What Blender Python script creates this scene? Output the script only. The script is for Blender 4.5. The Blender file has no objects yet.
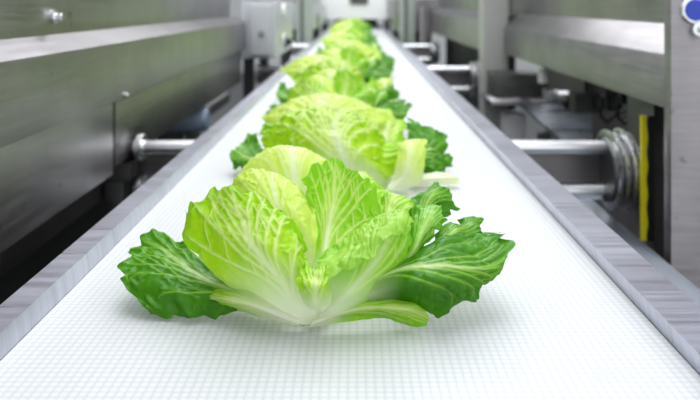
import bpy, bmesh, math, random
import numpy as np
from mathutils import Vector, Matrix
S = bpy.context.scene
COL = S.collection

# ------------------------------------------------------------------ camera, world, light, exposure
H = 0.26                                   # camera height over the belt
F = 680.6                                  # focal length in pixels of a 700 px frame (35 mm)
cd = bpy.data.cameras.new('camera'); cam = bpy.data.objects.new('camera', cd); COL.objects.link(cam)
cam.location = (0, 0, H); cam.rotation_euler = (math.pi / 2, 0, 0)
cd.lens = 35; cd.sensor_width = 36; cd.shift_x = -0.01; cd.shift_y = -0.28
cd.clip_start = 0.02
cd.dof.use_dof = True; cd.dof.focus_distance = 0.56; cd.dof.aperture_fstop = 6.3
S.camera = cam
S.view_settings.view_transform = 'Standard'; S.view_settings.look = 'None'
S.view_settings.gamma = 1; S.view_settings.use_curve_mapping = False
S.view_settings.exposure = 0.2
w = bpy.data.worlds.new('world'); S.world = w; w.use_nodes = True
w.node_tree.nodes['Background'].inputs[0].default_value = (0.95, 0.97, 1, 1)
w.node_tree.nodes['Background'].inputs[1].default_value = 1.3

def area(name, loc, sx, sy, power, rot=(0, 0, 0), col=(1, 1, 1)):
    l = bpy.data.lights.new(name, 'AREA'); l.shape = 'RECTANGLE'; l.size = sx; l.size_y = sy
    l.energy = power; l.color = col
    o = bpy.data.objects.new(name, l); COL.objects.link(o); o.location = loc; o.rotation_euler = rot
    return o
area('ceiling_light_middle', (0.0, 3.6, 2.3), 1.4, 7.5, 150, col=(0.97, 0.98, 1))
area('ceiling_light_side', (-2.1, 4.0, 2.3), 1.8, 9.0, 95)
area('ceiling_light_side', (2.1, 4.0, 2.3), 1.8, 9.0, 95)

# ------------------------------------------------------------------ helpers
def P(px, py, d):                          # point seen at that pixel of the photograph at depth d
    return ((px - 357) * d / F, d, H - (py - 4) * d / F)

def tag(o, label=None, cat=None, group=None, kind=None):
    for k, v in (('label', label), ('category', cat), ('group', group), ('kind', kind)):
        if v: o[k] = v
    return o
def empty(name, loc=(0, 0, 0), rz=0):
    o = bpy.data.objects.new(name, None); COL.objects.link(o); o.location = loc; o.rotation_euler = (0, 0, rz)
    o.empty_display_size = 0.02
    return o
def link(name, bm, mat, parent=None, smooth=True, bevel=0.0, angle=0.6):
    if bevel:
        bmesh.ops.bevel(bm, geom=[e for e in bm.edges if len(e.link_faces) == 2 and e.calc_face_angle(0) > 0.5],
                        offset=bevel, segments=2, profile=0.6, affect='EDGES', clamp_overlap=True)
    bmesh.ops.recalc_face_normals(bm, faces=bm.faces)
    me = bpy.data.meshes.new(name); bm.to_mesh(me); bm.free()
    me.materials.append(mat)
    if smooth:
        me.polygons.foreach_set('use_smooth', [True] * len(me.polygons))
        me.set_sharp_from_angle(angle=angle)
    o = bpy.data.objects.new(name, me); COL.objects.link(o)
    if parent:
        o.parent = parent
        o.matrix_parent_inverse = Matrix.Identity(4)
        o.location = Vector((0, 0, 0))
        me.transform(Matrix.Translation(-Vector(parent_loc(parent))))
    return o
def parent_loc(p):
    v = Vector((0, 0, 0))
    while p is not None: v += p.location; p = p.parent
    return v
def box(x0, x1, y0, y1, z0, z1):
    bm = bmesh.new()
    m = Matrix.Translation(((x0 + x1) / 2, (y0 + y1) / 2, (z0 + z1) / 2)) @ Matrix.Diagonal((x1 - x0, y1 - y0, z1 - z0, 1))
    bmesh.ops.create_cube(bm, size=1, matrix=m); return bm
def prism(prof, y0, y1):                   # (x, z) outline pulled along y
    bm = bmesh.new()
    a = [bm.verts.new((x, y0, z)) for x, z in prof]; b = [bm.verts.new((x, y1, z)) for x, z in prof]
    n = len(prof)
    bm.faces.new(a); bm.faces.new(b[::-1])
    for i in range(n): bm.faces.new((a[i], b[i], b[(i + 1) % n], a[(i + 1) % n]))
    return bm
def lathe(prof, loc, axis='Z', seg=40):    # (radius, height) outline turned round an axis
    bm = bmesh.new(); rings = []
    for r, h in prof:
        if r < 1e-6: rings.append([bm.verts.new((0, 0, h))])
        else: rings.append([bm.verts.new((r * math.cos(2 * math.pi * k / seg), r * math.sin(2 * math.pi * k / seg), h)) for k in range(seg)])
    for A, B in zip(rings, rings[1:]):
        for k in range(seg):
            k2 = (k + 1) % seg
            if len(A) == 1 and len(B) == 1: continue
            if len(A) == 1: bm.faces.new((A[0], B[k], B[k2]))
            elif len(B) == 1: bm.faces.new((A[k], B[0], A[k2]))
            else: bm.faces.new((A[k], B[k], B[k2], A[k2]))
    if len(rings[0]) > 1: bm.faces.new(rings[0][::-1])
    if len(rings[-1]) > 1: bm.faces.new(rings[-1])
    rot = {'Z': Matrix.Identity(4), 'X': Matrix.Rotation(math.pi / 2, 4, 'Y'), 'Y': Matrix.Rotation(math.pi / 2, 4, 'X')}[axis]
    bmesh.ops.transform(bm, matrix=Matrix.Translation(loc) @ rot, verts=bm.verts)   # X: heights run to +x, Y: to -y
    return bm
def cyl(r, x0, x1, y, z, seg=40): return lathe([(r, 0), (r, x1 - x0)], (x0, y, z), 'X', seg)
def tube(pts, r, seg=8):
    bm = bmesh.new(); pts = [Vector(p) for p in pts]; rings = []
    for i, p in enumerate(pts):
        t = (pts[min(i + 1, len(pts) - 1)] - pts[max(i - 1, 0)]).normalized()
        n = t.cross(Vector((0.31, 0.2, 0.93))).normalized(); b = t.cross(n)
        rings.append([bm.verts.new(p + r * (n * math.cos(2 * math.pi * k / seg) + b * math.sin(2 * math.pi * k / seg))) for k in range(seg)])
    for A, B in zip(rings, rings[1:]):
        for k in range(seg): bm.faces.new((A[k], B[k], B[(k + 1) % seg], A[(k + 1) % seg]))
    bm.faces.new(rings[0]); bm.faces.new(rings[-1]); return bm

# ------------------------------------------------------------------ materials
def mat(name):
    m = bpy.data.materials.new(name); m.use_nodes = True
    nt = m.node_tree; return m, nt, nt.nodes['Principled BSDF']
def lin(c): return tuple(((v / 255) / 12.92 if v / 255 < 0.04045 else ((v / 255 + 0.055) / 1.055) ** 2.4) for v in c) + (1,)
def plain(name, c, rough=0.5, metal=0.0):
    m, nt, b = mat(name)
    b.inputs['Base Color'].default_value = lin(c); b.inputs['Roughness'].default_value = rough; b.inputs['Metallic'].default_value = metal
    n = nt.nodes.new('ShaderNodeTexNoise'); n.inputs['Scale'].default_value = 60
    bp = nt.nodes.new('ShaderNodeBump'); bp.inputs['Strength'].default_value = 0.04
    nt.links.new(n.outputs['Fac'], bp.inputs['Height']); nt.links.new(bp.outputs['Normal'], b.inputs['Normal'])
    return m
def steel(name, c, rough=0.3, brush=(8, 8, 160), amount=0.12, stains=0.0, aniso=None):
    m, nt, b = mat(name); L = nt.links.new; N = nt.nodes.new
    if aniso:
        b.inputs['Anisotropic'].default_value = aniso[0]
        cv = N('ShaderNodeCombineXYZ'); cv.inputs[0].default_value, cv.inputs[1].default_value, cv.inputs[2].default_value = aniso[1]
        L(cv.outputs[0], b.inputs['Tangent'])
    b.inputs['Metallic'].default_value = 1
    tc = N('ShaderNodeTexCoord'); mp = N('ShaderNodeMapping'); mp.inputs['Scale'].default_value = brush
    L(tc.outputs['Object'], mp.inputs['Vector'])
    n = N('ShaderNodeTexNoise'); n.inputs['Scale'].default_value = 1; n.inputs['Detail'].default_value = 5
    L(mp.outputs['Vector'], n.inputs['Vector'])
    big = N('ShaderNodeTexNoise'); big.inputs['Scale'].default_value = 9; big.inputs['Detail'].default_value = 6
    L(tc.outputs['Object'], big.inputs['Vector'])
    r = N('ShaderNodeMapRange'); L(n.outputs['Fac'], r.inputs['Value'])
    r.inputs['From Min'].default_value = 0.3; r.inputs['From Max'].default_value = 0.7
    r.inputs['To Min'].default_value = rough - amount; r.inputs['To Max'].default_value = rough + amount
    L(r.outputs['Result'], b.inputs['Roughness'])
    mx = N('ShaderNodeMix'); mx.data_type = 'RGBA'
    a = lin(c); mx.inputs['A'].default_value = tuple(v * 0.82 for v in a[:3]) + (1,); mx.inputs['B'].default_value = tuple(min(1, v * 1.12) for v in a[:3]) + (1,)
    ad = N('ShaderNodeMath'); ad.operation = 'ADD'; L(n.outputs['Fac'], ad.inputs[0]); L(big.outputs['Fac'], ad.inputs[1])
    r2 = N('ShaderNodeMapRange'); L(ad.outputs[0], r2.inputs['Value']); r2.inputs['From Min'].default_value = 0.75; r2.inputs['From Max'].default_value = 1.25
    L(r2.outputs['Result'], mx.inputs['Factor'])
    src = mx.outputs['Result']
    if stains:
        sp = N('ShaderNodeTexNoise'); sp.inputs['Scale'].default_value = 38; sp.inputs['Detail'].default_value = 3
        L(tc.outputs['Object'], sp.inputs['Vector'])
        r3 = N('ShaderNodeMapRange'); L(sp.outputs['Fac'], r3.inputs['Value']); r3.inputs['From Min'].default_value = 0.68; r3.inputs['From Max'].default_value = 0.76
        r3.inputs['To Max'].default_value = stains
        m2 = N('ShaderNodeMix'); m2.data_type = 'RGBA'; L(r3.outputs['Result'], m2.inputs['Factor']); L(src, m2.inputs['A']); m2.inputs['B'].default_value = (0.05, 0.05, 0.045, 1)
        src = m2.outputs['Result']
    L(src, b.inputs['Base Color'])
    bp = N('ShaderNodeBump'); bp.inputs['Strength'].default_value = 0.06; bp.inputs['Distance'].default_value = 0.001
    L(n.outputs['Fac'], bp.inputs['Height']); L(bp.outputs['Normal'], b.inputs['Normal'])
    return m
STEEL = steel('brushed_steel', (152, 149, 152), 0.36, amount=0.06, stains=0.5, aniso=(0.8, (0.02, 0.05, 1)))
PANEL = steel('dull_panel_steel', (116, 114, 115), 0.42, amount=0.06, stains=0.6, aniso=(0.8, (0.02, 0.05, 1)))
RAIL = steel('rail_steel', (194, 196, 208), 0.32, (4, 150, 4), 0.05)
BRIGHT = steel('polished_steel', (228, 230, 232), 0.3, (6, 60, 60), 0.06)
DULL = steel('dark_dull_steel', (95, 96, 95), 0.45)
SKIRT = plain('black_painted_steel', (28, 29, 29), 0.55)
BLACK = plain('black_rubber', (16, 16, 17), 0.45)
GREYPAINT = plain('pale_grey_enamel', (178, 181, 186), 0.35)
POSTMAT = plain('pale_green_grey_enamel', (146, 156, 148), 0.35)
WHITEP = plain('white_plastic', (228, 230, 232), 0.4)
BLUE = plain('blue_plastic', (24, 62, 178), 0.3)
YELLOW = plain('yellow_plastic', (214, 206, 20), 0.4)
FLOORM = plain('grey_floor_coating', (70, 72, 74), 0.4)
WALLM = plain('white_wall_panel', (225, 228, 230), 0.5)

def belt_material():
    m, nt, b = mat('white_belt'); L = nt.links.new; N = nt.nodes.new
    tc = N('ShaderNodeTexCoord'); sep = N('ShaderNodeSeparateXYZ'); L(tc.outputs['Object'], sep.inputs[0])
    def wave(sock, pitch, sharp):
        m1 = N('ShaderNodeMath'); m1.operation = 'MULTIPLY'; L(sock, m1.inputs[0]); m1.inputs[1].default_value = math.pi / pitch
        m2 = N('ShaderNodeMath'); m2.operation = 'SINE'; L(m1.outputs[0], m2.inputs[0])
        m3 = N('ShaderNodeMath'); m3.operation = 'ABSOLUTE'; L(m2.outputs[0], m3.inputs[0])
        m4 = N('ShaderNodeMath'); m4.operation = 'POWER'; L(m3.outputs[0], m4.inputs[0]); m4.inputs[1].default_value = sharp
        return m4.outputs[0]
    wx = wave(sep.outputs['X'], 0.0062, 0.5); wy = wave(sep.outputs['Y'], 0.006, 0.5)
    h = N('ShaderNodeMath'); h.operation = 'MULTIPLY'; L(wx, h.inputs[0]); L(wy, h.inputs[1])
    no = N('ShaderNodeTexNoise'); no.inputs['Scale'].default_value = 140; L(tc.outputs['Object'], no.inputs['Vector'])
    mx = N('ShaderNodeMix'); mx.data_type = 'RGBA'; L(h.outputs[0], mx.inputs['Factor'])
    mx.inputs['A'].default_value = lin((181, 184, 188)); mx.inputs['B'].default_value = lin((203, 205, 208))
    L(mx.outputs['Result'], b.inputs['Base Color'])
    b.inputs['Roughness'].default_value = 0.42
    ad = N('ShaderNodeMath'); ad.operation = 'MULTIPLY_ADD'; L(no.outputs['Fac'], ad.inputs[0]); ad.inputs[1].default_value = 0.35; L(h.outputs[0], ad.inputs[2])
    bp = N('ShaderNodeBump'); bp.inputs['Strength'].default_value = 0.22; bp.inputs['Distance'].default_value = 0.001
    L(ad.outputs[0], bp.inputs['Height']); L(bp.outputs['Normal'], b.inputs['Normal'])
    return m
BELT = belt_material()

def leaf_material(name, inner, outer, white, vein, trans=0.48, gloss=0.35):
    """colour from the leaf's own data: R = vein, G = white rib at the base, B = closeness to the rim"""
    m, nt, b = mat(name); L = nt.links.new; N = nt.nodes.new
    nt.nodes.remove(b)
    at = N('ShaderNodeAttribute'); at.attribute_name = 'leafdata'
    sep = N('ShaderNodeSeparateColor'); L(at.outputs['Color'], sep.inputs[0])
    tc = N('ShaderNodeTexCoord')
    no = N('ShaderNodeTexNoise'); no.inputs['Scale'].default_value = 45; no.inputs['Detail'].default_value = 4; L(tc.outputs['Object'], no.inputs['Vector'])
    r = N('ShaderNodeMapRange'); L(no.outputs['Fac'], r.inputs['Value']); r.inputs['From Min'].default_value = 0.3; r.inputs['From Max'].default_value = 0.7
    r.inputs['To Min'].default_value = -0.3; r.inputs['To Max'].default_value = 0.3
    ad = N('ShaderNodeMath'); ad.operation = 'ADD'; ad.use_clamp = True; L(sep.outputs['Blue'], ad.inputs[0]); L(r.outputs['Result'], ad.inputs[1])
    def mix(fac, a, bb):
        x = N('ShaderNodeMix'); x.data_type = 'RGBA'; L(fac, x.inputs['Factor'])
        for s, v in (('A', a), ('B', bb)):
            if isinstance(v, tuple): x.inputs[s].default_value = v
            else: L(v, x.inputs[s])
        return x.outputs['Result']
    c = mix(ad.outputs[0], lin(inner), lin(outer))
    c = mix(sep.outputs['Red'], c, lin(vein))
    c = mix(sep.outputs['Green'], c, lin(white))
    df = N('ShaderNodeBsdfDiffuse'); tr = N('ShaderNodeBsdfTranslucent'); gl = N('ShaderNodeBsdfGlossy')
    L(c, df.inputs['Color']); L(c, tr.inputs['Color']); gl.inputs['Roughness'].default_value = gloss
    m1 = N('ShaderNodeMixShader'); m1.inputs[0].default_value = trans; L(df.outputs[0], m1.inputs[1]); L(tr.outputs[0], m1.inputs[2])
    lw = N('ShaderNodeLayerWeight'); lw.inputs['Blend'].default_value = 0.5
    pw = N('ShaderNodeMath'); pw.operation = 'POWER'; L(lw.outputs['Facing'], pw.inputs[0]); pw.inputs[1].default_value = 4
    fr = N('ShaderNodeMath'); fr.operation = 'MULTIPLY_ADD'; L(pw.outputs[0], fr.inputs[0]); fr.inputs[1].default_value = 0.3; fr.inputs[2].default_value = 0.022
    m2 = N('ShaderNodeMixShader'); L(fr.outputs[0], m2.inputs[0]); L(m1.outputs[0], m2.inputs[1]); L(gl.outputs[0], m2.inputs[2])
    bp = N('ShaderNodeBump'); bp.inputs['Strength'].default_value = 0.25; bp.inputs['Distance'].default_value = 0.002
    n2 = N('ShaderNodeTexNoise'); n2.inputs['Scale'].default_value = 160; n2.inputs['Detail'].default_value = 3; L(tc.outputs['Object'], n2.inputs['Vector'])
    L(n2.outputs['Fac'], bp.inputs['Height'])
    for s in (df, gl): L(bp.outputs['Normal'], s.inputs['Normal'])
    L(m2.outputs[0], nt.nodes['Material Output'].inputs['Surface'])
    return m
PALE = leaf_material('pale_green_leaf', (186, 224, 34), (154, 210, 12), (244, 246, 230), (234, 244, 172))
CREAM = leaf_material('creamy_green_leaf', (216, 237, 118), (202, 231, 88), (244, 246, 228), (230, 240, 176))
MIDG = leaf_material('fresh_green_leaf', (162, 216, 32), (134, 202, 22), (242, 245, 224), (220, 238, 140))
DARK = leaf_material('dark_green_leaf', (52, 116, 8), (72, 140, 10), (228, 240, 190), (146, 194, 66), 0.3, 0.3)
MEDIUM = leaf_material('medium_green_leaf', (96, 170, 26), (88, 164, 28), (232, 240, 206), (170, 212, 104), 0.36, 0.3)
CORE = leaf_material('white_core', (240, 243, 228), (240, 243, 228), (244, 246, 236), (240, 243, 228), 0.2)

# ------------------------------------------------------------------ setting
def struct(name, bm, m):
    o = link(name, bm, m, smooth=False); o['kind'] = 'structure'; return o
struct('floor', box(-4, 4, -1.5, 11, -0.95, -0.85), FLOORM)
struct('ceiling', box(-4, 4, -1.5, 11, 2.5, 2.6), WALLM)
struct('wall_left', box(-4.1, -4, -1.5, 11, -0.85, 2.5), WALLM)
struct('wall_right', box(4, 4.1, -1.5, 11, -0.85, 2.5), WALLM)
struct('wall_back', box(-4, 4, 11, 11.1, -0.85, 2.5), WALLM)

# ------------------------------------------------------------------ conveyor
BY0, BY1 = -0.35, 8.2
conv = empty('belt_conveyor', (0, 0, -0.85))
tag(conv, 'long white belt conveyor between low steel rails carrying the row of lettuces', 'conveyor')
link('belt', box(-0.2598, 0.2398, BY0, BY1, -0.012, 0.0), BELT, conv, smooth=False)
link('side_rail', prism([(-0.2602, -0.07), (-0.2602, 0.006), (-0.2625, 0.018), (-0.287, 0.018), (-0.287, -0.085), (-0.27, -0.085)], BY0, BY1), RAIL, conv, bevel=0.0022)
link('side_rail', prism([(0.2402, -0.07), (0.2402, 0.004), (0.2365, 0.018), (0.2735, 0.018), (0.2735, -0.085), (0.25, -0.085)], BY0, BY1), RAIL, conv, bevel=0.0022)
for yy in (0.1, 2.1, 4.1, 6.1):
    for xx in (-0.2, 0.18):
        link('leg', box(xx - 0.02, xx + 0.02, yy - 0.02, yy + 0.02, -0.85, -0.0125), SKIRT, conv)
for yy in (1.3, 2.85, 4.4):
    z = -0.0135
    for x0, x1, s in ((-0.425, -0.2875, -1), (0.274, 0.53, 1)):
        a = link('crossbar', cyl(0.0135, x0, x1, yy, z), BRIGHT, conv)
        b = link('crossbar', cyl(0.016, x0, x1, yy + 0.005, -0.098), BRIGHT, conv)
        if s > 0: link('gap_dark_core', cyl(0.06, x1 - 0.06, x1 - 0.002, yy, -0.056), DULL, conv)  # added dark core that deepens the shade between the clamp rings
        w = link('web_plate', box(x0 + 0.002, x1 - 0.002, yy + 0.012, yy + 0.018, -0.0985, -0.015), PANEL, conv, smooth=False)
        if s > 0:
            for k, (r, t) in enumerate(((0.071, 0.008), (0.078, 0.006), (0.071, 0.008), (0.075, 0.006))):
                link('clamp_ring', lathe([(0.05, -t / 2), (r - 0.003, -t / 2), (r, -t / 4), (r, t / 4), (r - 0.003, t / 2), (0.05, t / 2)], (x1 - 0.012 - k * 0.013, yy, -0.056), 'X', 56), BRIGHT, conv)
        else:
            for zc, rr in ((z, 0.026), (-0.098, 0.028)):
                link('clamp_ring', lathe([(0.0165, 0), (rr - 0.002, 0), (rr, 0.002), (rr, 0.01), (rr - 0.002, 0.012), (0.0165, 0.012)], (x0 + 0.006, yy + (0 if zc == z else 0.005), zc), 'X', 48), BRIGHT, conv)

# ------------------------------------------------------------------ machine housings beside the belt
def housing(name, label, s, prof, parts):
    h = empty(name, (s * 0.7, (parts[0][1]), -0.85)); tag(h, label, 'machine housing')
    return h
lh = empty('machine_housing', (-0.6, 1.0, -0.85))
tag(lh, 'near left steel machine housing with sloped ledge and bolted upper panel beside the belt', 'machine housing')
LE = 2.57
link('upper_panel', box(-0.5, -0.46, -0.6, LE - 0.1, 0.206, 0.75), STEEL, lh, bevel=0.002)
link('ledge_beam', prism([(-0.4605, 0.214), (-0.42, 0.1915), (-0.42, 0.092), (-0.4203, 0.09), (-0.50, 0.09), (-0.50, 0.205), (-0.4605, 0.205)], -0.6, LE), STEEL, lh, bevel=0.002)
link('lower_panel', box(-0.46, -0.4205, -0.6, 1.172, -0.034, 0.0899), STEEL, lh, bevel=0.0005)
link('lower_panel', box(-0.47, -0.428, 1.2, LE - 0.05, -0.028, 0.0895), STEEL, lh, bevel=0.002)
link('gap_shade_strip', box(-0.47, -0.4255, 1.1725, 1.1995, -0.03, 0.0895), BLACK, lh, smooth=False)  # flush black strip standing in for the shade in the panel gap
link('backing_sheet', box(-0.70, -0.66, -0.6, 2.6, -0.85, 0.08), SKIRT, lh, smooth=False)  # black sheet added so the view under the housing stays dark
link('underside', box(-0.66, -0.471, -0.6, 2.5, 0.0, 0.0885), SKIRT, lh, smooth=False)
bx, by, bz = P(54, 17, 0.0); dB = -0.46 * F / (54 - 357)
bp_ = P(54, 17, dB)
b = link('bolt', lathe([(0.0085, 0), (0.0085, 0.002), (0.006, 0.002), (0.006, 0.012), (0.005, 0.013)], (-0.46, bp_[1], bp_[2]), 'X', 6), BRIGHT, lh, smooth=False)
link('washer', lathe([(0.011, -0.0005), (0.011, 0.003), (0.007, 0.003)], (-0.4598, bp_[1], bp_[2]), 'X', 32), BRIGHT, b)
link('small_bolt', lathe([(0.004, 0), (0.004, 0.004), (0.002, 0.006)], (-0.4205, 1.235, 0.095), 'X', 16), BRIGHT, lh)

ls = empty('lower_frame', (-0.5, 1.0, -0.85)); tag(ls, 'dark steel under-frame of struts in the shadow below the left housing', 'frame')
link('long_strut', box(-0.60, -0.56, -0.5, 3.0, -0.17, -0.13), PANEL, ls, bevel=0.002)
for yy in (0.2, 0.85, 1.5, 2.2):
    link('cross_strut', box(-0.66, -0.5, yy, yy + 0.05, -0.1295, -0.09), PANEL, ls, bevel=0.002)
    link('upright', box(-0.555, -0.515, yy, yy + 0.04, -0.85, -0.1305), DULL, ls, bevel=0.002)
mo = empty('round_motor', (-0.5, 2.0, -0.3)); tag(mo, 'small blue-grey round motor end in the dark gap below the left housing', 'motor')
c_ = P(206, 119, 1.95)
link('body', lathe([(0.03, -0.09), (0.036, -0.085), (0.036, 0.02), (0.03, 0.035), (0, 0.04)], (c_[0] - 0.03, c_[1], c_[2]), 'X'), plain('blue_grey_enamel', (128, 146, 168), 0.35), mo)
link('bracket', box(c_[0] - 0.13, c_[0] - 0.12, c_[1] - 0.03, c_[1] + 0.03, -0.1295, c_[2] + 0.03), DULL, mo)

rh = empty('machine_housing', (0.7, 1.6, -0.85))
tag(rh, 'near right steel machine housing with sloped ledge, ending at the brushed upright', 'machine housing')
RE0, RE1 = 1.09, 2.31
link('upper_panel', box(0.55, 0.59, RE0, RE1 + 0.1, 0.222, 0.75), STEEL, rh, bevel=0.002)
link('ledge_beam', prism([(0.5495, 0.2256), (0.546, 0.2252), (0.502, 0.1795), (0.5, 0.1765), (0.5, 0.0915), (0.59, 0.0915), (0.59, 0.2215), (0.5495, 0.2215)], RE0, RE1), STEEL, rh, bevel=0.002)
link('backing_sheet', box(0.75, 0.79, RE0, 2.7, -0.85, 0.3), plain('grey_enamel', (120, 120, 116), 0.5), rh, smooth=False)
link('support_plate', box(0.532, 0.64, 1.22, 1.34, -0.85, 0.09), PANEL, rh, bevel=0.002)
bl = P(655, 2, 1.13)
link('bolt', lathe([(0.007, 0), (0.007, 0.006), (0.004, 0.008)], (0.549, 1.16, P(655, 2, 1.16)[2]), 'X', 16), BRIGHT, rh).data.transform(Matrix.Identity(4))

up = empty('steel_upright', (0.58, 1.0, -0.85)); tag(up, 'wide brushed steel upright at the right edge with a round blue cap', 'upright')
link('plate', box(0.489, 0.66, 1.06, 1.085, -0.85, 0.75), STEEL, up, bevel=0.002)
q = P(694, 10, 1.06); cap = link('cap', lathe([(0.0225, -0.0005), (0.0225, 0.004), (0.02, 0.006), (0.017, 0.006)], (q[0], 1.06, q[2]), 'Y'), BRIGHT, up)
link('blue_disc', lathe([(0.0168, 0), (0.0168, 0.007), (0, 0.008)], (q[0], 1.06, q[2]), 'Y'), BLUE, cap)['label'] = 'blue plastic disc'
q = P(697.5, 29, 1.06); nut = link('bolt', lathe([(0.0125, -0.0005), (0.0125, 0.012), (0.009, 0.013), (0.006, 0.013), (0.006, 0.018), (0.004, 0.02)], (q[0], 1.06, q[2]), 'Y'), BRIGHT, up)

ys = empty('warning_strip', (0.52, 1.2, -0.15)); tag(ys, 'yellow and black vertical strip hanging beside the right clamp rings', 'warning strip')
def wavy(px0, px1, d, wav, side):
    bm = bmesh.new(); n = 24; A = []; 
    for k in range(n + 1):
        py = 116 + (241 - 116) * k / n
        o = wav * (0.5 + 0.5 * math.sin(k * 1.15))
        a = P(px0 + (o if side < 0 else 0), py, d); c = P(px1 - (o if side > 0 else 0), py, d)
        A.append([bm.verts.new((x, d + dy, a[2])) for x, dy in ((a[0], 0), (c[0], 0), (c[0], 0.006), (a[0], 0.006))])
    for r0, r1 in zip(A, A[1:]):
        for k in range(4): bm.faces.new((r0[k], r1[k], r1[(k + 1) % 4], r0[(k + 1) % 4]))
    bm.faces.new(A[0]); bm.faces.new(A[-1][::-1]); return bm
link('yellow_band', wavy(641.5, 648, 1.21, 1.6, 1), YELLOW, ys, smooth=False)['label'] = 'yellow band'
link('black_band', wavy(647.6, 654.5, 1.2135, 0, 1), BLACK, ys, smooth=False)['label'] = 'black band'

# bracket and fittings under the right ledge
br = empty('support_bracket', (0.47, 2.38, -0.85)); tag(br, 'grey steel bracket post standing at the far end of the near right housing', 'bracket')
link('post', box(P(484, 0, 2.33)[0], P(508, 0, 2.33)[0], 2.33, 2.43, -0.85, 0.5), plain('bracket_enamel', (150, 151, 148), 0.4), br, bevel=0.002)
link('arm_box', box(P(494, 0, 2.2)[0], P(543, 0, 2.2)[0], 2.2, 2.325, P(0, 98, 2.2)[2], P(0, 74, 2.2)[2]), DULL, br, bevel=0.003)
link('shelf_lip', box(P(488, 0, 2.18)[0], P(560, 0, 2.18)[0], 2.12, 2.325, P(0, 103, 2.18)[2], P(0, 98.6, 2.18)[2]), STEEL, br, bevel=0.0015)
link('collar', cyl(0.016, P(478, 0, 2.5)[0], P(487, 0, 2.5)[0], 2.38, P(0, 66, 2.4)[2]), WHITEP, br)
wb = tag(link('junction_box', box(*[v for pr in ((P(500, 0, 2.3)[0], P(519, 0, 2.3)[0]), (2.2, 2.3), (P(0, 137, 2.25)[2], P(0, 112, 2.25)[2])) for v in pr]), WHITEP, bevel=0.003),
    'small white box below the bracket shelf right of the belt', 'box')
tr = empty('drip_tray', (0.55, 1.9, -0.2)); tag(tr, 'blue-grey reflective drip tray slanting below the right bracket', 'tray')
bm = bmesh.new()
A = [P(520, 104, 2.1), P(592, 104, 2.1), P(592, 140, 1.75), P(562, 140, 1.75)]
vs = [bm.verts.new(a) for a in A]; f = bm.faces.new(vs)
r_ = bmesh.ops.extrude_face_region(bm, geom=[f]); bmesh.ops.translate(bm, verts=[v for v in r_['geom'] if isinstance(v, bmesh.types.BMVert)], vec=(0, 0.004, -0.006))
link('tray_sheet', bm, steel('tray_steel', (112, 122, 132), 0.3), tr, smooth=False)
link('stand', box(0.5, 0.53, 1.86, 1.89, -0.85, P(0, 128, 1.88)[2] - 0.012), DULL, tr)

def fitting(name, label, cat, pieces):
    e = empty(name, pieces[0][1].pop('loc')); tag(e, label, cat)
    for nm, kw in pieces: link(nm, kw['bm'], kw['m'], e)
    return e
def pc(nm, bm, m, loc=None):
    d = {'bm': bm, 'm': m}
    if loc: d['loc'] = loc
    return (nm, d)
q = P(543, 76, 2.0)
fitting('pipe_elbow', 'white pipe fitting under the far end of the right ledge', 'pipe fitting',
    [pc('body', lathe([(0.014, 0), (0.014, 0.035), (0.011, 0.04)], (q[0], q[1], q[2] - 0.02), 'Z'), WHITEP, q),
     pc('nut', lathe([(0.017, 0), (0.017, 0.012)], (q[0], q[1], q[2] - 0.033), 'Z', 6), BLACK),
     pc('stem', lathe([(0.008, 0), (0.008, 0.022)], (q[0], q[1], q[2] + 0.02), 'Z'), BRIGHT)])
q = P(557, 95, 1.95)
fitting('hose_coupling', 'chrome coupling lying on the bracket shelf beside the black knob', 'coupling',
    [pc('sleeve', cyl(0.012, q[0] - 0.035, q[0] + 0.03, q[1], q[2]), BRIGHT, q),
     pc('ring', cyl(0.0155, q[0] - 0.012, q[0] + 0.0, q[1], q[2]), STEEL)])
q = P(571, 103, 1.75)
fitting('adjusting_knob', 'round black adjusting knob under the right ledge', 'knob',
    [pc('knob', lathe([(0.012, -0.02), (0.02, -0.016), (0.02, 0.0), (0.016, 0.006), (0.006, 0.006)], q, 'Y'), BLACK, q),
     pc('hub', lathe([(0.0055, 0), (0.0055, 0.009), (0, 0.01)], q, 'Y'), STEEL),
     pc('shaft', lathe([(0.006, 0), (0.006, 0.16)], (q[0], q[1] + 0.17, q[2]), 'Y'), STEEL)])
q = P(588, 104, 1.62)
fitting('valve_block', 'grey valve block with black coupling hung beneath the right ledge', 'valve',
    [pc('block', box(q[0] - 0.03, q[0] + 0.045, q[1], q[1] + 0.05, q[2] - 0.022, q[2] + 0.022), DULL, q),
     pc('coupling', cyl(0.016, q[0] + 0.046, q[0] + 0.08, q[1] + 0.02, q[2] - 0.004), BLACK),
     pc('hanger', box(q[0], q[0] + 0.01, q[1] + 0.02, q[1] + 0.03, q[2] + 0.022, 0.0912), DULL)])
for i, (px, py, d, lab) in enumerate(((600, 104, 1.6, 'black sensor head on a bent cable nearest the valve block'), (617, 104, 1.5, 'black sensor head in the middle under the right ledge'),
                             (633, 103, 1.41, 'black sensor head nearest the yellow strip under the right ledge'))):
    q = P(px, py, d)
    fitting('sensor', lab, 'sensor',
        [pc('head', lathe([(0.009, 0), (0.012, 0.004), (0.012, 0.03), (0.006, 0.034)], (q[0], q[1], q[2] - 0.012), 'Z'), BLACK, q),
         pc('mount', box(q[0] - 0.02, q[0] + 0.018, q[1] + 0.013, q[1] + 0.02, q[2] - 0.004, 0.0912), DULL),
         pc('cable', tube([(q[0], q[1], q[2] - 0.012), (q[0] + 0.003, q[1], q[2] - 0.03), (q[0] + 0.02, q[1] + 0.01, q[2] - 0.045), (q[0] + 0.05, q[1] + 0.03, q[2] - 0.03), (q[0] + 0.09, q[1] + 0.03, q[2] - 0.01)], 0.0035), BLACK)])

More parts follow.
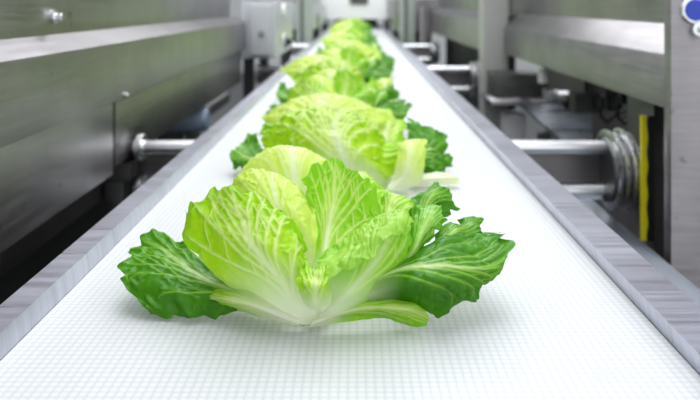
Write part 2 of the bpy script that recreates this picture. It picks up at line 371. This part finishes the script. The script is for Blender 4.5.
gt = empty('steel_gutter', (0.42, 1.0, -0.85)); tag(gt, 'blue-grey steel gutter sloping in the gap below the right clamp rings', 'gutter')
link('trough', prism([(0.33, -0.2), (0.48, -0.145), (0.48, -0.14), (0.33, -0.194)], 0.6, 1.7), steel('gutter_steel', (110, 115, 124), 0.4), gt, smooth=False)
link('stand', box(0.40, 0.43, 1.2, 1.23, -0.85, -0.176), DULL, gt)

# farther machines
fr = empty('machine_housing', (0.7, 3.6, -0.85)); tag(fr, 'second right steel machine housing, beyond the bracket post', 'machine housing')
link('upper_panel', box(0.54, 0.58, 2.55, 4.5, 0.222, 0.75), STEEL, fr, bevel=0.002)
link('ledge_beam', prism([(0.5405, 0.232), (0.5, 0.2), (0.499, 0.196), (0.49, 0.075), (0.58, 0.075), (0.58, 0.2215), (0.5405, 0.2215)], 2.45, 4.5), STEEL, fr, bevel=0.002)
link('backing_sheet', box(0.6, 0.64, 2.75, 4.6, -0.85, 0.3), SKIRT, fr, smooth=False)

mb = empty('motor_box', (-0.4, 2.8, 0.05)); tag(mb, 'pale grey motor box overhanging the left rail behind the near left housing', 'motor box')
link('case', box(P(241, 0, 2.62)[0], -0.312, 2.62, 3.3, 0.05, 0.268), GREYPAINT, mb, bevel=0.006)
link('end_cover', box(P(250, 0, 2.6)[0], -0.33, 2.595, 2.619, 0.065, 0.255), GREYPAINT, mb, bevel=0.004)
q = P(283, 42, 2.9)
kn = link('knob', lathe([(0.028, 0), (0.028, 0.01), (0.014, 0.014), (0.014, 0.03), (0.01, 0.033)], (-0.312, 2.93, q[2]), 'X'), BLACK, mb)
link('ring', lathe([(0.036, 0), (0.036, 0.005), (0.029, 0.006)], (-0.312, 2.93, q[2]), 'X'), BRIGHT, mb)
link('white_cap', lathe([(0.03, 0), (0.03, 0.008), (0.02, 0.012), (0, 0.013)], (-0.312, 2.86, 0.232), 'X'), WHITEP, mb)  # white round cap on the case side
link('leg', box(-0.46, -0.42, 2.75, 2.79, -0.85, 0.05), SKIRT, mb)
link('leg', box(-0.46, -0.42, 3.2, 3.24, -0.85, 0.05), SKIRT, mb)
q = P(262, 34, 2.59)
link('button', lathe([(0.012, 0), (0.012, 0.006), (0, 0.008)], (q[0], 2.596, q[2]), 'Y'), STEEL, mb)

def post(x0, x1, y, m, label, top=0.8):
    e = empty('support_post', ((x0 + x1) / 2, y, -0.85)); tag(e, label, 'post')
    link('shaft', box(x0, x1, y, y + 0.08, -0.845, top), m, e, bevel=0.004)
    link('base_plate', box(x0 - 0.01, x1, y - 0.02, y + 0.1, -0.85, -0.8452), DULL, e)
    link('cable_cover', box(x0 + (x1 - x0) * 0.3, x0 + (x1 - x0) * 0.45, y - 0.012, y - 0.0005, 0.0, top), DULL, e)
post(P(296, 0, 4.55)[0], P(312, 0, 4.55)[0], 4.55, POSTMAT, 'pale green-grey post left of the belt beyond the motor box')
post(P(400, 0, 4.6)[0], P(415, 0, 4.6)[0], 4.6, POSTMAT, 'pale green-grey post right of the belt, far back')
post(P(420, 0, 4.55)[0], P(432, 0, 4.55)[0], 4.55, PANEL, 'grey steel post at the far end of the second right housing', 0.235)

fb = empty('drive_unit', (-0.4, 5, -0.85)); tag(fb, 'grey drive unit with a dark round port, left of the belt beyond the green-grey post', 'drive unit')
link('case', box(-0.6, -0.3, 4.8, 6.7, 0.08, 0.262), GREYPAINT, fb, bevel=0.006)
link('port', lathe([(0.05, 0), (0.05, 0.006), (0.04, 0.008), (0, 0.004)], (-0.3, 5.15, 0.14), 'X'), BLACK, fb)
link('top_cover', box(-0.55, -0.34, 5.0, 6.5, 0.2625, 0.42), STEEL, fb, bevel=0.006)
link('pedestal', box(-0.55, -0.36, 4.9, 6.6, -0.85, 0.0795), SKIRT, fb)
fd = empty('drive_unit', (0.4, 5.4, -0.85)); tag(fd, 'dark grey drive unit right of the belt behind the far post', 'drive unit')
link('case', box(0.3, 0.6, 5.0, 6.7, 0.05, 0.3), PANEL, fd, bevel=0.006)
link('cap', lathe([(0.05, 0), (0.05, 0.03), (0.03, 0.04)], (0.37, 4.999, 0.19), 'Y'), STEEL, fd)
link('pedestal', box(0.34, 0.56, 5.1, 6.6, -0.85, 0.0495), SKIRT, fd)
en = empty('tunnel_cabinet', (0, 7.2, -0.85)); tag(en, 'white cabinet spanning the far end of the belt', 'cabinet')
link('front_panel', box(-0.36, 0.3, 7.0, 7.05, 0.105, 0.75), WHITEP, en, bevel=0.006)
link('leg', box(-0.36, -0.3, 7.0, 7.06, -0.85, 0.104), SKIRT, en)
link('leg', box(0.28, 0.34, 7.0, 7.06, -0.85, 0.104), SKIRT, en)
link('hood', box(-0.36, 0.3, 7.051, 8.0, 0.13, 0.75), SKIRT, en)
link('back_panel', box(-0.255, 0.235, 8.0, 8.03, 0.001, 0.4), SKIRT, en)
link('display', box(P(350, 0, 7)[0], P(368, 0, 7)[0], 6.98, 6.999, 0.258, 0.34), DULL, en)

# ------------------------------------------------------------------ lettuce
def cr(n, m):                              # Catmull-Rom matrix: n control points to m samples
    A = np.zeros((m, n))
    for j in range(m):
        t = j / (m - 1) * (n - 1); i = min(int(t), n - 2); f = t - i
        wts = (-0.5 * f + f * f - 0.5 * f ** 3, 1 - 2.5 * f * f + 1.5 * f ** 3, 0.5 * f + 2 * f * f - 1.5 * f ** 3, -0.5 * f * f + 0.5 * f ** 3)
        for k, wt in zip((i - 1, i, i + 1, i + 2), wts):
            if k < 0: A[j, 0] += 2 * wt; A[j, 1] -= wt
            elif k > n - 1: A[j, n - 1] += 2 * wt; A[j, n - 2] -= wt
            else: A[j, k] += wt
    return A
def hsh(i, j, k, seed):
    v = np.sin(i * 127.1 + j * 311.7 + k * 74.7 + seed * 53.3) * 43758.5453
    return v - np.floor(v)
def vnoise(p, seed=0):
    i = np.floor(p); f = p - i; f = f * f * (3 - 2 * f); r = 0
    for a in (0, 1):
        for b in (0, 1):
            for c in (0, 1):
                wgt = (f[..., 0] if a else 1 - f[..., 0]) * (f[..., 1] if b else 1 - f[..., 1]) * (f[..., 2] if c else 1 - f[..., 2])
                r = r + wgt * hsh(i[..., 0] + a, i[..., 1] + b, i[..., 2] + c, seed)
    return r * 2 - 1
def n1(s, seed): return vnoise(np.stack([s, np.zeros_like(s) + 0.37, np.zeros_like(s) + 0.71], -1), seed) * 2.2

def leaf(name, parent, rows, conv_pt, m, seed=0, res=(120, 120), ruffle=0.004, tooth=0.003, white=0.3, veins=6, u_mid=0.0, blister=0.0012,
         vein_w=1.0, midw=1.0, side=1, floor_z=0.0008, wave=0.016, flap=None):
    rng = random.Random(seed)
    if m is DARK: vein_w *= 0.7; veins = min(veins, 4)
    ctrl = np.array([[conv_pt(*p) for p in r] for r in rows])          # rows x cols x 3, in the head's own frame
    M, Nn = res
    A = cr(ctrl.shape[0], M); B = cr(ctrl.shape[1], Nn)
    G = np.einsum('ia,abk,jb->ijk', A, ctrl, B)
    v = np.linspace(0, 1, M)[:, None] * np.ones((1, Nn)); u = np.linspace(-1, 1, Nn)[None, :] * np.ones((M, 1))
    du = np.gradient(G, axis=1); dv = np.gradient(G, axis=0)
    nrm = np.cross(du, dv); nrm /= np.linalg.norm(nrm, axis=-1, keepdims=True) + 1e-9
    lu = np.linalg.norm(du, axis=-1, keepdims=True) + 1e-9; lv = np.linalg.norm(dv, axis=-1, keepdims=True) + 1e-9
    duh = du / lu; dvh = dv / lv
    su = np.cumsum(lu[..., 0], 1); sv = np.cumsum(lv[..., 0], 0)
    eu = np.minimum(su, su[:, -1:] - su); ev = sv[-1:, :] - sv
    edge = np.minimum(eu + 0.012 * np.clip(1 - v * 2, 0, 1) * 4, ev)
    # veins
    paths = []
    def samp(us, vs):
        a = np.clip((np.array(us) + 1) / 2 * (Nn - 1), 0, Nn - 1.001); b = np.clip(np.array(vs) * (M - 1), 0, M - 1.001)
        i = b.astype(int); j = a.astype(int); fb_ = (b - i)[:, None]; fa = (a - j)[:, None]
        return (G[i, j] * (1 - fa) + G[i, j + 1] * fa) * (1 - fb_) + (G[i + 1, j] * (1 - fa) + G[i + 1, j + 1] * fa) * fb_
    T = np.linspace(0, 1, 91)
    um = lambda t: u_mid * t ** 1.3
    paths.append((samp(um(T) + 0.015 * np.sin(T * 9 + seed), T * 0.97), 0.0024 * (1 - T) ** 0.8 + 0.0006))
    for s in (-1, 1):
        for k in range(veins):
            q = (k + 0.7 + rng.uniform(-0.15, 0.15)) / veins
            uend = s * q; v0 = 0.04 + 0.62 * (1 - q) ** 1.25; vend = 0.98 if q < 0.75 else 0.98 - (q - 0.75) * 1.2
            us = um(v0) * (1 - T) + (uend) * T ** 1.15 * (1 - abs(u_mid) * 0.4) + u_mid * 0.4 * T
            us = us + 0.012 * np.sin(T * 11 + k + seed)
            vs = v0 + (vend - v0) * (T ** 0.95)
            paths.append((samp(us, vs), (0.0013 * (1 - T) + 0.00065)))
            for br_ in range(4):
                t0 = rng.uniform(0.25, 0.85); i0 = int(t0 * 90); sg = rng.choice((-1, 1)); T2 = T[:36] / T[35]
                u2 = us[i0] + sg * rng.uniform(0.08, 0.2) * T2; v2 = vs[i0] + rng.uniform(0.1, 0.22) * T2
                paths.append((samp(u2, v2), 0.0004 * (1 - T2) + 0.00055))
    for k in range(36):
        u0, v0 = rng.uniform(-0.9, 0.9), rng.uniform(0.3, 0.95); T2 = T[:16] / T[15]
        u2 = u0 + rng.choice((-1, 1)) * rng.uniform(0.05, 0.14) * T2; v2 = v0 + rng.uniform(-0.03, 0.07) * T2
        paths.append((samp(u2, v2), 0.0005 + 0 * T2))
    pts = np.concatenate([p for p, _ in paths]); ww = np.concatenate([q for _, q in paths]) * vein_w
    flat = G.reshape(-1, 3); vein = np.zeros(len(flat)); trough = np.zeros(len(flat))
    for c0 in range(0, len(flat), 4000):
        d2 = ((flat[c0:c0 + 4000, None, :] - pts[None]) ** 2).sum(-1)
        e = np.exp(-d2 / (ww ** 2)[None])
        vein[c0:c0 + 4000] = (e * np.clip(ww / 0.0009, 0.35, 1)[None]).max(1)
        trough[c0:c0 + 4000] = np.exp(-d2 / ((ww * 2.5 + 0.001) ** 2)[None]).max(1)
    vein = vein.reshape(M, Nn); trough = trough.reshape(M, Nn)
    # relief: blisters between the veins, ruffled toothed rim
    nz = vnoise(G * 95, seed) * 0.6 + vnoise(G * 210, seed + 3) * 0.4
    amp = np.clip(v * 1.6 - 0.15, 0, 1)
    wR = np.exp(-edge / wave)
    s_r = su[-1:, :] / 0.022 + 0 * v; s2 = (su * 0.5 + sv * 0.8)
    ruf = n1(s_r + 0.3 * v, seed + 7) * 0.7 + n1(s2 / 0.013, seed + 9) * 0.5
    disp = blister * amp * ((1 - trough) * 1.1 + nz * 1.3 - 0.5) + ruffle * wR * ruf * np.clip(v * 2.2, 0, 1)
    rib = np.exp(-((u - um(v)) / (0.3 * (1 - v) + 0.04)) ** 2) * np.clip(1 - v, 0, 1) ** 1.5
    G2 = G + nrm * (side * disp + side * 0.0025 * rib)[..., None]
    th = tooth * (n1(su / 0.006, seed + 21) * 0.9 + n1(su / 0.018, seed + 22) * 0.7)
    G2 = G2 + dvh * (th * np.exp(-ev / 0.005))[..., None]
    th2 = tooth * (n1(sv / 0.006, seed + 31) * 0.9 + n1(sv / 0.018, seed + 33) * 0.7) * np.clip(v * 2 - 0.5, 0, 1)
    G2 = G2 + duh * (np.sign(u) * th2 * np.exp(-eu / 0.005))[..., None]
    G2[..., 2] = np.where(G2[..., 2] < floor_z + 0.004, floor_z + 0.004 * np.exp((np.minimum(G2[..., 2], floor_z + 0.004) - floor_z - 0.004) / 0.004), G2[..., 2])
    wht = np.clip(np.exp(-(v / white) ** 2 * 1.6) * 1.25 - 0.12, 0, 1)
    wht = np.maximum(wht, np.clip(np.exp(-((u - um(v)) / (0.11 * midw * (1 - v) ** 1.5 + 0.015)) ** 2) * (1 - v * 1.15) * 1.1, 0, 0.92))
    if flap: wht = wht * np.clip((flap + 0.06 - v) / 0.1, 0, 1) + 0.1 * np.clip((v - flap) / 0.12, 0, 1)
    rim = np.clip((v if not flap else np.where(v > flap, 0.0, v * 1.2 + 0.2)) * 0.75 + 0.35 * np.exp(-edge / 0.01), 0, 1)
    nv = M * Nn
    me = bpy.data.meshes.new(name)
    me.vertices.add(nv); me.vertices.foreach_set('co', G2.reshape(-1).astype(np.float32))
    idx = np.arange(nv).reshape(M, Nn)
    quads = np.stack([idx[:-1, :-1], idx[:-1, 1:], idx[1:, 1:], idx[1:, :-1]], -1).reshape(-1, 4)
    nf = len(quads); me.loops.add(nf * 4); me.loops.foreach_set('vertex_index', quads.reshape(-1).astype(np.int32))
    me.polygons.add(nf); me.polygons.foreach_set('loop_start', np.arange(0, nf * 4, 4, dtype=np.int32))
    me.polygons.foreach_set('loop_total', np.full(nf, 4, dtype=np.int32))
    me.polygons.foreach_set('use_smooth', np.ones(nf, dtype=bool))
    me.update(); me.validate()
    at = me.attributes.new('leafdata', 'FLOAT_COLOR', 'POINT')
    at.data.foreach_set('color', np.stack([np.clip(vein, 0, 1) * (0.82 if not flap else np.clip((flap + 0.06 - v) / 0.1, 0.1, 1) * 0.82), wht, rim, np.ones_like(v)], -1).reshape(-1).astype(np.float32))
    me.materials.append(m)
    o = bpy.data.objects.new(name, me); COL.objects.link(o); o.parent = parent
    return o

def lumpy_core(parent, at, r, squash=0.8):
    bm = bmesh.new(); bmesh.ops.create_uvsphere(bm, u_segments=40, v_segments=24, radius=1)
    for vt in bm.verts:
        a = math.atan2(vt.co.x, vt.co.y); k = 1 + 0.06 * math.cos(5 * a)
        vt.co = Vector((vt.co.x * r * 1.25 * k + at[0], vt.co.y * r * k + at[1], max(vt.co.z * r * squash + at[2], 0.0005)))
    me = bpy.data.meshes.new('core'); bm.to_mesh(me); bm.free()
    me.polygons.foreach_set('use_smooth', [True] * len(me.polygons)); me.materials.append(CORE)
    at_ = me.attributes.new('leafdata', 'FLOAT_COLOR', 'POINT'); at_.data.foreach_set('color', [0, 0.6, 0, 1] * len(me.vertices))
    o = bpy.data.objects.new('core', me); COL.objects.link(o); o.parent = parent
    return o

def head_frame(px, D):
    base = np.array(P(px, 0, D)); base[2] = 0
    def conv_pt(x, y, dd):
        return np.array(P(x, y, D + dd)) - base
    return base, conv_pt

# --- the sharp head in front
D1 = 0.551
base1, c1 = head_frame(300, D1)
h1 = empty('lettuce_head', tuple(base1))
tag(h1, 'open lettuce head at the front of the row, sharp, dark green outer leaves spread wide', 'lettuce', 'lettuce heads on the belt')
lumpy_core(h1, c1(308, 309, 0.012), 0.013)
dk = []
dk.append(leaf('leaf', h1, [
    [(296, 296, .0), (292, 300, .0), (288, 303, 0), (285, 307, 0), (282, 312, 0)],
    [(255, 280, .02), (250, 287, .01), (245, 294, 0), (243, 302, -.005), (243, 310, -.005)],
    [(212, 262, .05), (202, 265, .045), (194, 276, .025), (192, 298, .005), (207, 320, 0)],
    [(196, 252, .06), (176, 245, .065), (160, 260, .045), (155, 285, .015), (175, 321, 0)],
    [(184, 240, .075), (150, 232, .085), (130, 250, .06), (122, 280, .03), (148, 317, .005)]], c1, DARK, 11, (130, 150), ruffle=.008, tooth=.006, white=.22, blister=.0018, u_mid=-.3, midw=1.8, veins=5))
leaf('leaf', h1, [
    [(274, 312, -.0), (286, 320, -.008), (300, 327, -.012), (312, 324, -.01), (320, 316, -.005)],
    [(243, 300, .01), (262, 292, -.015), (285, 288, -.03), (305, 290, -.028), (320, 296, -.012)],
    [(208, 277, .02), (228, 260, -.01), (262, 250, -.03), (295, 256, -.03), (316, 276, -.012)],
    [(187, 240, .03), (212, 222, .015), (252, 216, -.002), (288, 228, -.012), (311, 252, 0)],
    [(186, 218, .045), (212, 192, .04), (248, 193, .025), (284, 211, .012), (308, 240, .012)]], c1, PALE, 5, (180, 190), ruffle=.008, tooth=.0042, white=.42, veins=5, u_mid=-.2, blister=.002, midw=1.3, side=-1)
leaf('leaf', h1, [
    [(285, 300, .03), (290, 300, .02), (298, 300, .02), (305, 300, .02), (312, 300, .02)],
    [(245, 245, .06), (265, 235, .035), (285, 235, .025), (303, 242, .02), (315, 258, .02)],
    [(230, 208, .08), (250, 194, .06), (275, 196, .045), (300, 209, .035), (317, 234, .03)],
    [(228, 186, .10), (246, 170, .095), (272, 173, .08), (298, 187, .065), (318, 214, .05)],
    [(236, 186, .13), (252, 174, .14), (275, 177, .13), (299, 190, .11), (320, 218, .08)]], c1, CREAM, 23, (130, 150), blister=.0012, ruffle=.004, tooth=.003, white=.3, side=-1, veins=3, vein_w=.6)
leaf('leaf', h1, [
    [(316, 290, .0), (318, 290, .0), (321, 290, 0), (326, 290, 0), (332, 290, 0)],
    [(311, 245, .03), (319, 242, .04), (327, 240, .045), (345, 247, .04), (358, 253, .03)],
    [(307, 205, .05), (319, 203, .065), (336, 200, .07), (360, 212, .062), (376, 230, .05)],
    [(303, 177, .06), (319, 164, .07), (340, 164, .078), (366, 178, .07), (382, 207, .06)]], c1, MIDG, 31, (150, 150), ruffle=.006, tooth=.003, white=.25, veins=5, u_mid=-.1, blister=.0016, side=-1)
leaf('leaf', h1, [
    [(305, 327, -.012), (312, 324, -.012), (318, 319, -.01), (322, 312, -.008), (322, 304, -.005)],
    [(345, 316, -.01), (352, 304, -.015), (347, 292, -.015), (335, 284, -.01), (318, 278, 0)],
    [(386, 296, 0.005), (386, 278, 0), (368, 265, .002), (345, 262, .006), (320, 264, .015)],
    [(413, 252, .02), (404, 240, .018), (380, 240, .018), (354, 250, .022), (326, 258, .02)],
    [(411, 226, .035), (401, 215, .035), (377, 220, .03), (349, 238, .025), (326, 254, .022)],
    [(410, 225, .012), (401, 219, .002), (377, 228, -.008), (347, 248, -.014), (318, 264, -.014)],
    [(405, 238, .0), (396, 236, -.02), (374, 253, -.034), (346, 275, -.04), (304, 288, -.036)]], c1, MIDG, 43, (200, 170), ruffle=.004, tooth=.004, white=.3, veins=6, u_mid=-.35, blister=.0026, flap=.66, side=-1)
dk.append(leaf('leaf', h1, [
    [(308, 328, -.012), (312, 323, -.013), (316, 316, -.01)],
    [(350, 322, -.006), (356, 309, -.014), (362, 298, -.005)],
    [(393, 324, -.006), (402, 309, -.018), (409, 297, -.004)],
    [(418, 330, -.012), (429, 316, -.012), (424, 303, -.004)]], c1, MIDG, 47, (110, 80), ruffle=.003, tooth=.002, white=.3, veins=4, side=-1, blister=.0008))
leaf('leaf', h1, [
    [(330, 310, -.003), (335, 306, -.003), (340, 302, 0), (345, 299, 0), (350, 296, 0)],
    [(392, 304, -.004), (394, 287, -.016), (398, 272, -.004), (404, 262, .01), (408, 255, .02)],
    [(424, 309, -.004), (436, 287, -.022), (445, 268, -.012), (442, 250, .01), (445, 241, .03)],
    [(443, 312, .0), (470, 292, -.008), (483, 272, -.002), (482, 252, .02), (470, 236, .05)],
    [(452, 310, .004), (478, 300, .0), (500, 270, .008), (507, 248, .03), (488, 238, .06)]], c1, DARK, 53, (150, 150), ruffle=.008, tooth=.006, white=.25, blister=.0018, u_mid=.1, side=-1)
leaf('leaf', h1, [
    [(372, 292, .012), (375, 289, .012), (380, 287, .012)],
    [(402, 252, .025), (410, 255, .012), (417, 262, .018)],
    [(412, 216, .05), (424, 226, .03), (435, 238, .03)],
    [(417, 204, .07), (437, 206, .06), (451, 218, .05)]], c1, MEDIUM, 59, (110, 90), ruffle=.004, tooth=.003, white=.3, veins=5, side=-1)
leaf('leaf', h1, [
    [(398, 282, .02), (401, 280, .02), (404, 278, .02)],
    [(419, 252, .035), (428, 249, .03), (434, 252, .02)],
    [(438, 224, .06), (455, 230, .045), (467, 242, .035)],
    [(460, 214, .09), (480, 220, .08), (492, 238, .06)]], c1, DARK, 61, (110, 100), ruffle=.008, tooth=.0065, white=.3, veins=5, side=-1)
leaf('leaf', h1, [
    [(392, 272, .06), (395, 272, .06), (398, 272, .06)],
    [(404, 232, .08), (415, 229, .075), (427, 232, .08)],
    [(411, 206, .10), (430, 198, .09), (450, 214, .09)],
    [(420, 191, .12), (443, 187, .11), (464, 208, .10)]], c1, DARK, 67, (100, 90), ruffle=.007, tooth=.004, white=.25, veins=5, side=-1)
leaf('leaf', h1, [
    [(372, 262, .05), (376, 262, .05), (380, 262, .05)],
    [(374, 232, .06), (385, 228, .055), (396, 232, .05)],
    [(376, 208, .08), (390, 203, .07), (406, 216, .065)],
    [(381, 196, .10), (396, 194, .09), (411, 208, .08)]], c1, MIDG, 71, (80, 80), ruffle=.005, tooth=.002, white=.2, veins=4, side=-1)
leaf('leaf', h1, [                          # back of the head
    [(275, 262, .12), (285, 258, .12), (300, 258, .12), (315, 258, .12), (325, 260, .12)],
    [(248, 205, .15), (270, 192, .14), (295, 190, .135), (318, 195, .14), (335, 210, .15)],
    [(243, 172, .18), (268, 156, .17), (292, 153, .16), (316, 160, .165), (334, 178, .17)],
    [(246, 164, .20), (268, 149, .20), (293, 146, .20), (317, 154, .20), (336, 170, .20)],
    [(250, 170, .23), (270, 156, .24), (294, 153, .25), (318, 160, .24), (338, 176, .23)]], c1, CREAM, 73, (110, 120), ruffle=.004, tooth=.002, white=.3, side=-1)
leaf('leaf', h1, [
    [(330, 262, .12), (338, 260, .12), (346, 260, .12)],
    [(335, 215, .15), (355, 205, .15), (378, 215, .14)],
    [(338, 190, .18), (360, 178, .18), (388, 195, .17)],
    [(336, 182, .21), (362, 170, .21), (392, 190, .20)]], c1, MIDG, 79, (90, 90), ruffle=.005, tooth=.003, white=.3, veins=5, side=-1)
leaf('leaf', h1, [
    [(304, 328, -.01), (299, 322, -.014), (296, 312, -.008)],
    [(262, 317, -.006), (256, 306, -.018), (254, 292, -.006)],
    [(230, 310, -.002), (226, 300, -.012), (226, 286, .0)],
    [(213, 307, .002), (208, 299, -.002), (212, 289, .012)]], c1, PALE, 89, (90, 80), ruffle=.003, tooth=.0012, white=.6, veins=4, side=1, vein_w=.7)
leaf('leaf', h1, [
    [(306, 316, -.002), (312, 318, -.004), (322, 317, -.004), (330, 312, -.002)],
    [(300, 290, -.036), (310, 292, -.046), (322, 292, -.046), (333, 288, -.034)],
    [(299, 276, -.034), (310, 278, -.044), (322, 277, -.042), (331, 274, -.03)],
    [(302, 264, -.022), (311, 266, -.03), (320, 264, -.028), (328, 263, -.02)]], c1, PALE, 83, (90, 90), ruffle=.006, tooth=.004, white=.35, veins=4, blister=.003, side=-1, vein_w=.6)
for o in dk[:1]: o['label'] = 'dark green curly outer leaf'

# --- the second head
D2 = 0.966
base2, c2 = head_frame(345, D2)
h2 = empty('lettuce_head', tuple(base2))
tag(h2, 'second lettuce head, directly behind the sharp front one, slightly blurred', 'lettuce', 'lettuce heads on the belt')
lumpy_core(h2, c2(360, 178, 0.02), 0.022)
leaf('leaf', h2, [
    [(330, 186, .0), (340, 188, .0), (352, 190, -.01), (366, 189, -.01), (380, 187, 0)],
    [(290, 168, .0), (310, 160, -.02), (340, 155, -.03), (370, 165, -.03), (388, 182, -.01)],
    [(264, 146, .02), (290, 132, .0), (325, 126, -.01), (362, 140, -.01), (391, 168, .0)],
    [(260, 135, .04), (288, 116, .03), (326, 108, .025), (364, 121, .03), (393, 153, .03)],
    [(264, 138, .08), (290, 118, .08), (328, 110, .085), (365, 123, .08), (393, 155, .07)]], c2, PALE, 101, (130, 160), ruffle=.022, tooth=.011, white=.3, blister=.0045, vein_w=1.8, veins=8, u_mid=.3, side=-1)
leaf('leaf', h2, [
    [(385, 192, -.02), (390, 193, -.02), (396, 193, -.02)],
    [(392, 178, -.04), (405, 176, -.05), (420, 182, -.04)],
    [(396, 155, -.03), (410, 154, -.04), (424, 160, -.03)],
    [(397, 142, -.01), (411, 139, -.01), (426, 141, -.01)],
    [(400, 146, .02), (412, 143, .03), (425, 145, .02)]], c2, CREAM, 103, (90, 80), ruffle=.003, tooth=.003, white=.4, side=-1, veins=5)
leaf('leaf', h2, [
    [(400, 190, .0), (402, 188, 0), (404, 186, 0)],
    [(418, 188, .0), (420, 181, -.012), (422, 175, 0)],
    [(440, 186, .0), (442, 178, -.015), (444, 173, 0)],
    [(458, 184, .004), (461, 179, -.004), (456, 176, 0)]], c2, CREAM, 107, (60, 50), ruffle=.001, tooth=.001, white=1.6, side=-1, veins=3)
o = leaf('leaf', h2, [
    [(385, 175, .05), (388, 172, .05), (392, 170, .05), (395, 168, .05), (398, 165, .05)],
    [(405, 175, .03), (412, 166, .03), (414, 156, .05), (410, 148, .08), (405, 144, .1)],
    [(430, 174, .02), (434, 163, .03), (432, 148, .06), (422, 138, .1), (410, 134, .13)],
    [(444, 172, .03), (452, 162, .04), (448, 146, .08), (432, 132, .13), (410, 126, .16)]], c2, DARK, 109, (100, 100), ruffle=.014, tooth=.007, white=.2, blister=.003, side=-1)
o['label'] = 'dark green outer leaf'
leaf('leaf', h2, [
    [(300, 180, .05), (305, 178, .05), (310, 176, .05)],
    [(262, 175, .04), (262, 162, .05), (270, 152, .08)],
    [(240, 170, .05), (242, 156, .07), (256, 142, .11)],
    [(234, 166, .06), (238, 150, .09), (256, 134, .13)]], c2, DARK, 113, (80, 80), ruffle=.012, tooth=.007, white=.2, side=-1)
leaf('leaf', h2, [
    [(300, 168, .1), (310, 165, .1), (325, 163, .1), (340, 163, .1), (350, 165, .1)],
    [(276, 140, .12), (295, 128, .12), (322, 122, .12), (348, 126, .12), (370, 138, .12)],
    [(266, 122, .15), (288, 108, .15), (322, 102, .15), (356, 108, .15), (384, 124, .15)],
    [(268, 113, .2), (292, 100, .2), (326, 95, .2), (360, 101, .2), (388, 116, .2)],
    [(272, 116, .26), (296, 103, .27), (328, 98, .28), (361, 104, .27), (388, 118, .26)]], c2, CREAM, 127, (90, 100), ruffle=.014, tooth=.008, white=.4, blister=.003, side=-1)
leaf('leaf', h2, [
    [(355, 170, .1), (362, 168, .1), (370, 166, .1)],
    [(365, 140, .14), (382, 138, .13), (395, 148, .12)],
    [(368, 122, .2), (388, 120, .19), (402, 136, .16)],
    [(368, 114, .25), (390, 112, .24), (408, 130, .2)]], c2, PALE, 131, (70, 70), ruffle=.009, tooth=.004, white=.4, side=-1)

# --- the rest of the row: copies of both heads, each turned and sized a little differently
def kids(o): return [x for x in bpy.data.objects if x.parent == o]
K1, K2 = kids(h1), kids(h2)
ORD = ['third', 'fourth', 'fifth', 'sixth', 'seventh', 'eighth', 'ninth', 'tenth', 'eleventh', 'twelfth', 'thirteenth', 'fourteenth', 'fifteenth', 'sixteenth', 'seventeenth', 'eighteenth']
rg = random.Random(4)
cy = D2
for i, nth in enumerate(ORD):
    src, ks = ((h1, K1), (h2, K2))[i % 2]
    cy += 0.352 + rg.uniform(-0.02, 0.02)
    c = src.copy(); COL.objects.link(c)
    c.location = (-0.02 + rg.uniform(-0.012, 0.012) - (0.02 if src is h1 else 0), cy, 0)
    c.rotation_euler = (0, 0, rg.uniform(-0.3, 0.3)); s = rg.uniform(1.03, 1.12); c.scale = (s * 0.84, s, s * 1.04)
    c['label'] = nth + ' lettuce head counting back from the sharp front one' + (', last before the white cabinet' if i == len(ORD) - 1 else '')
    for k in ks:
        if k is dk[0] and i % 4: continue
        d = k.copy(); COL.objects.link(d); d.parent = c
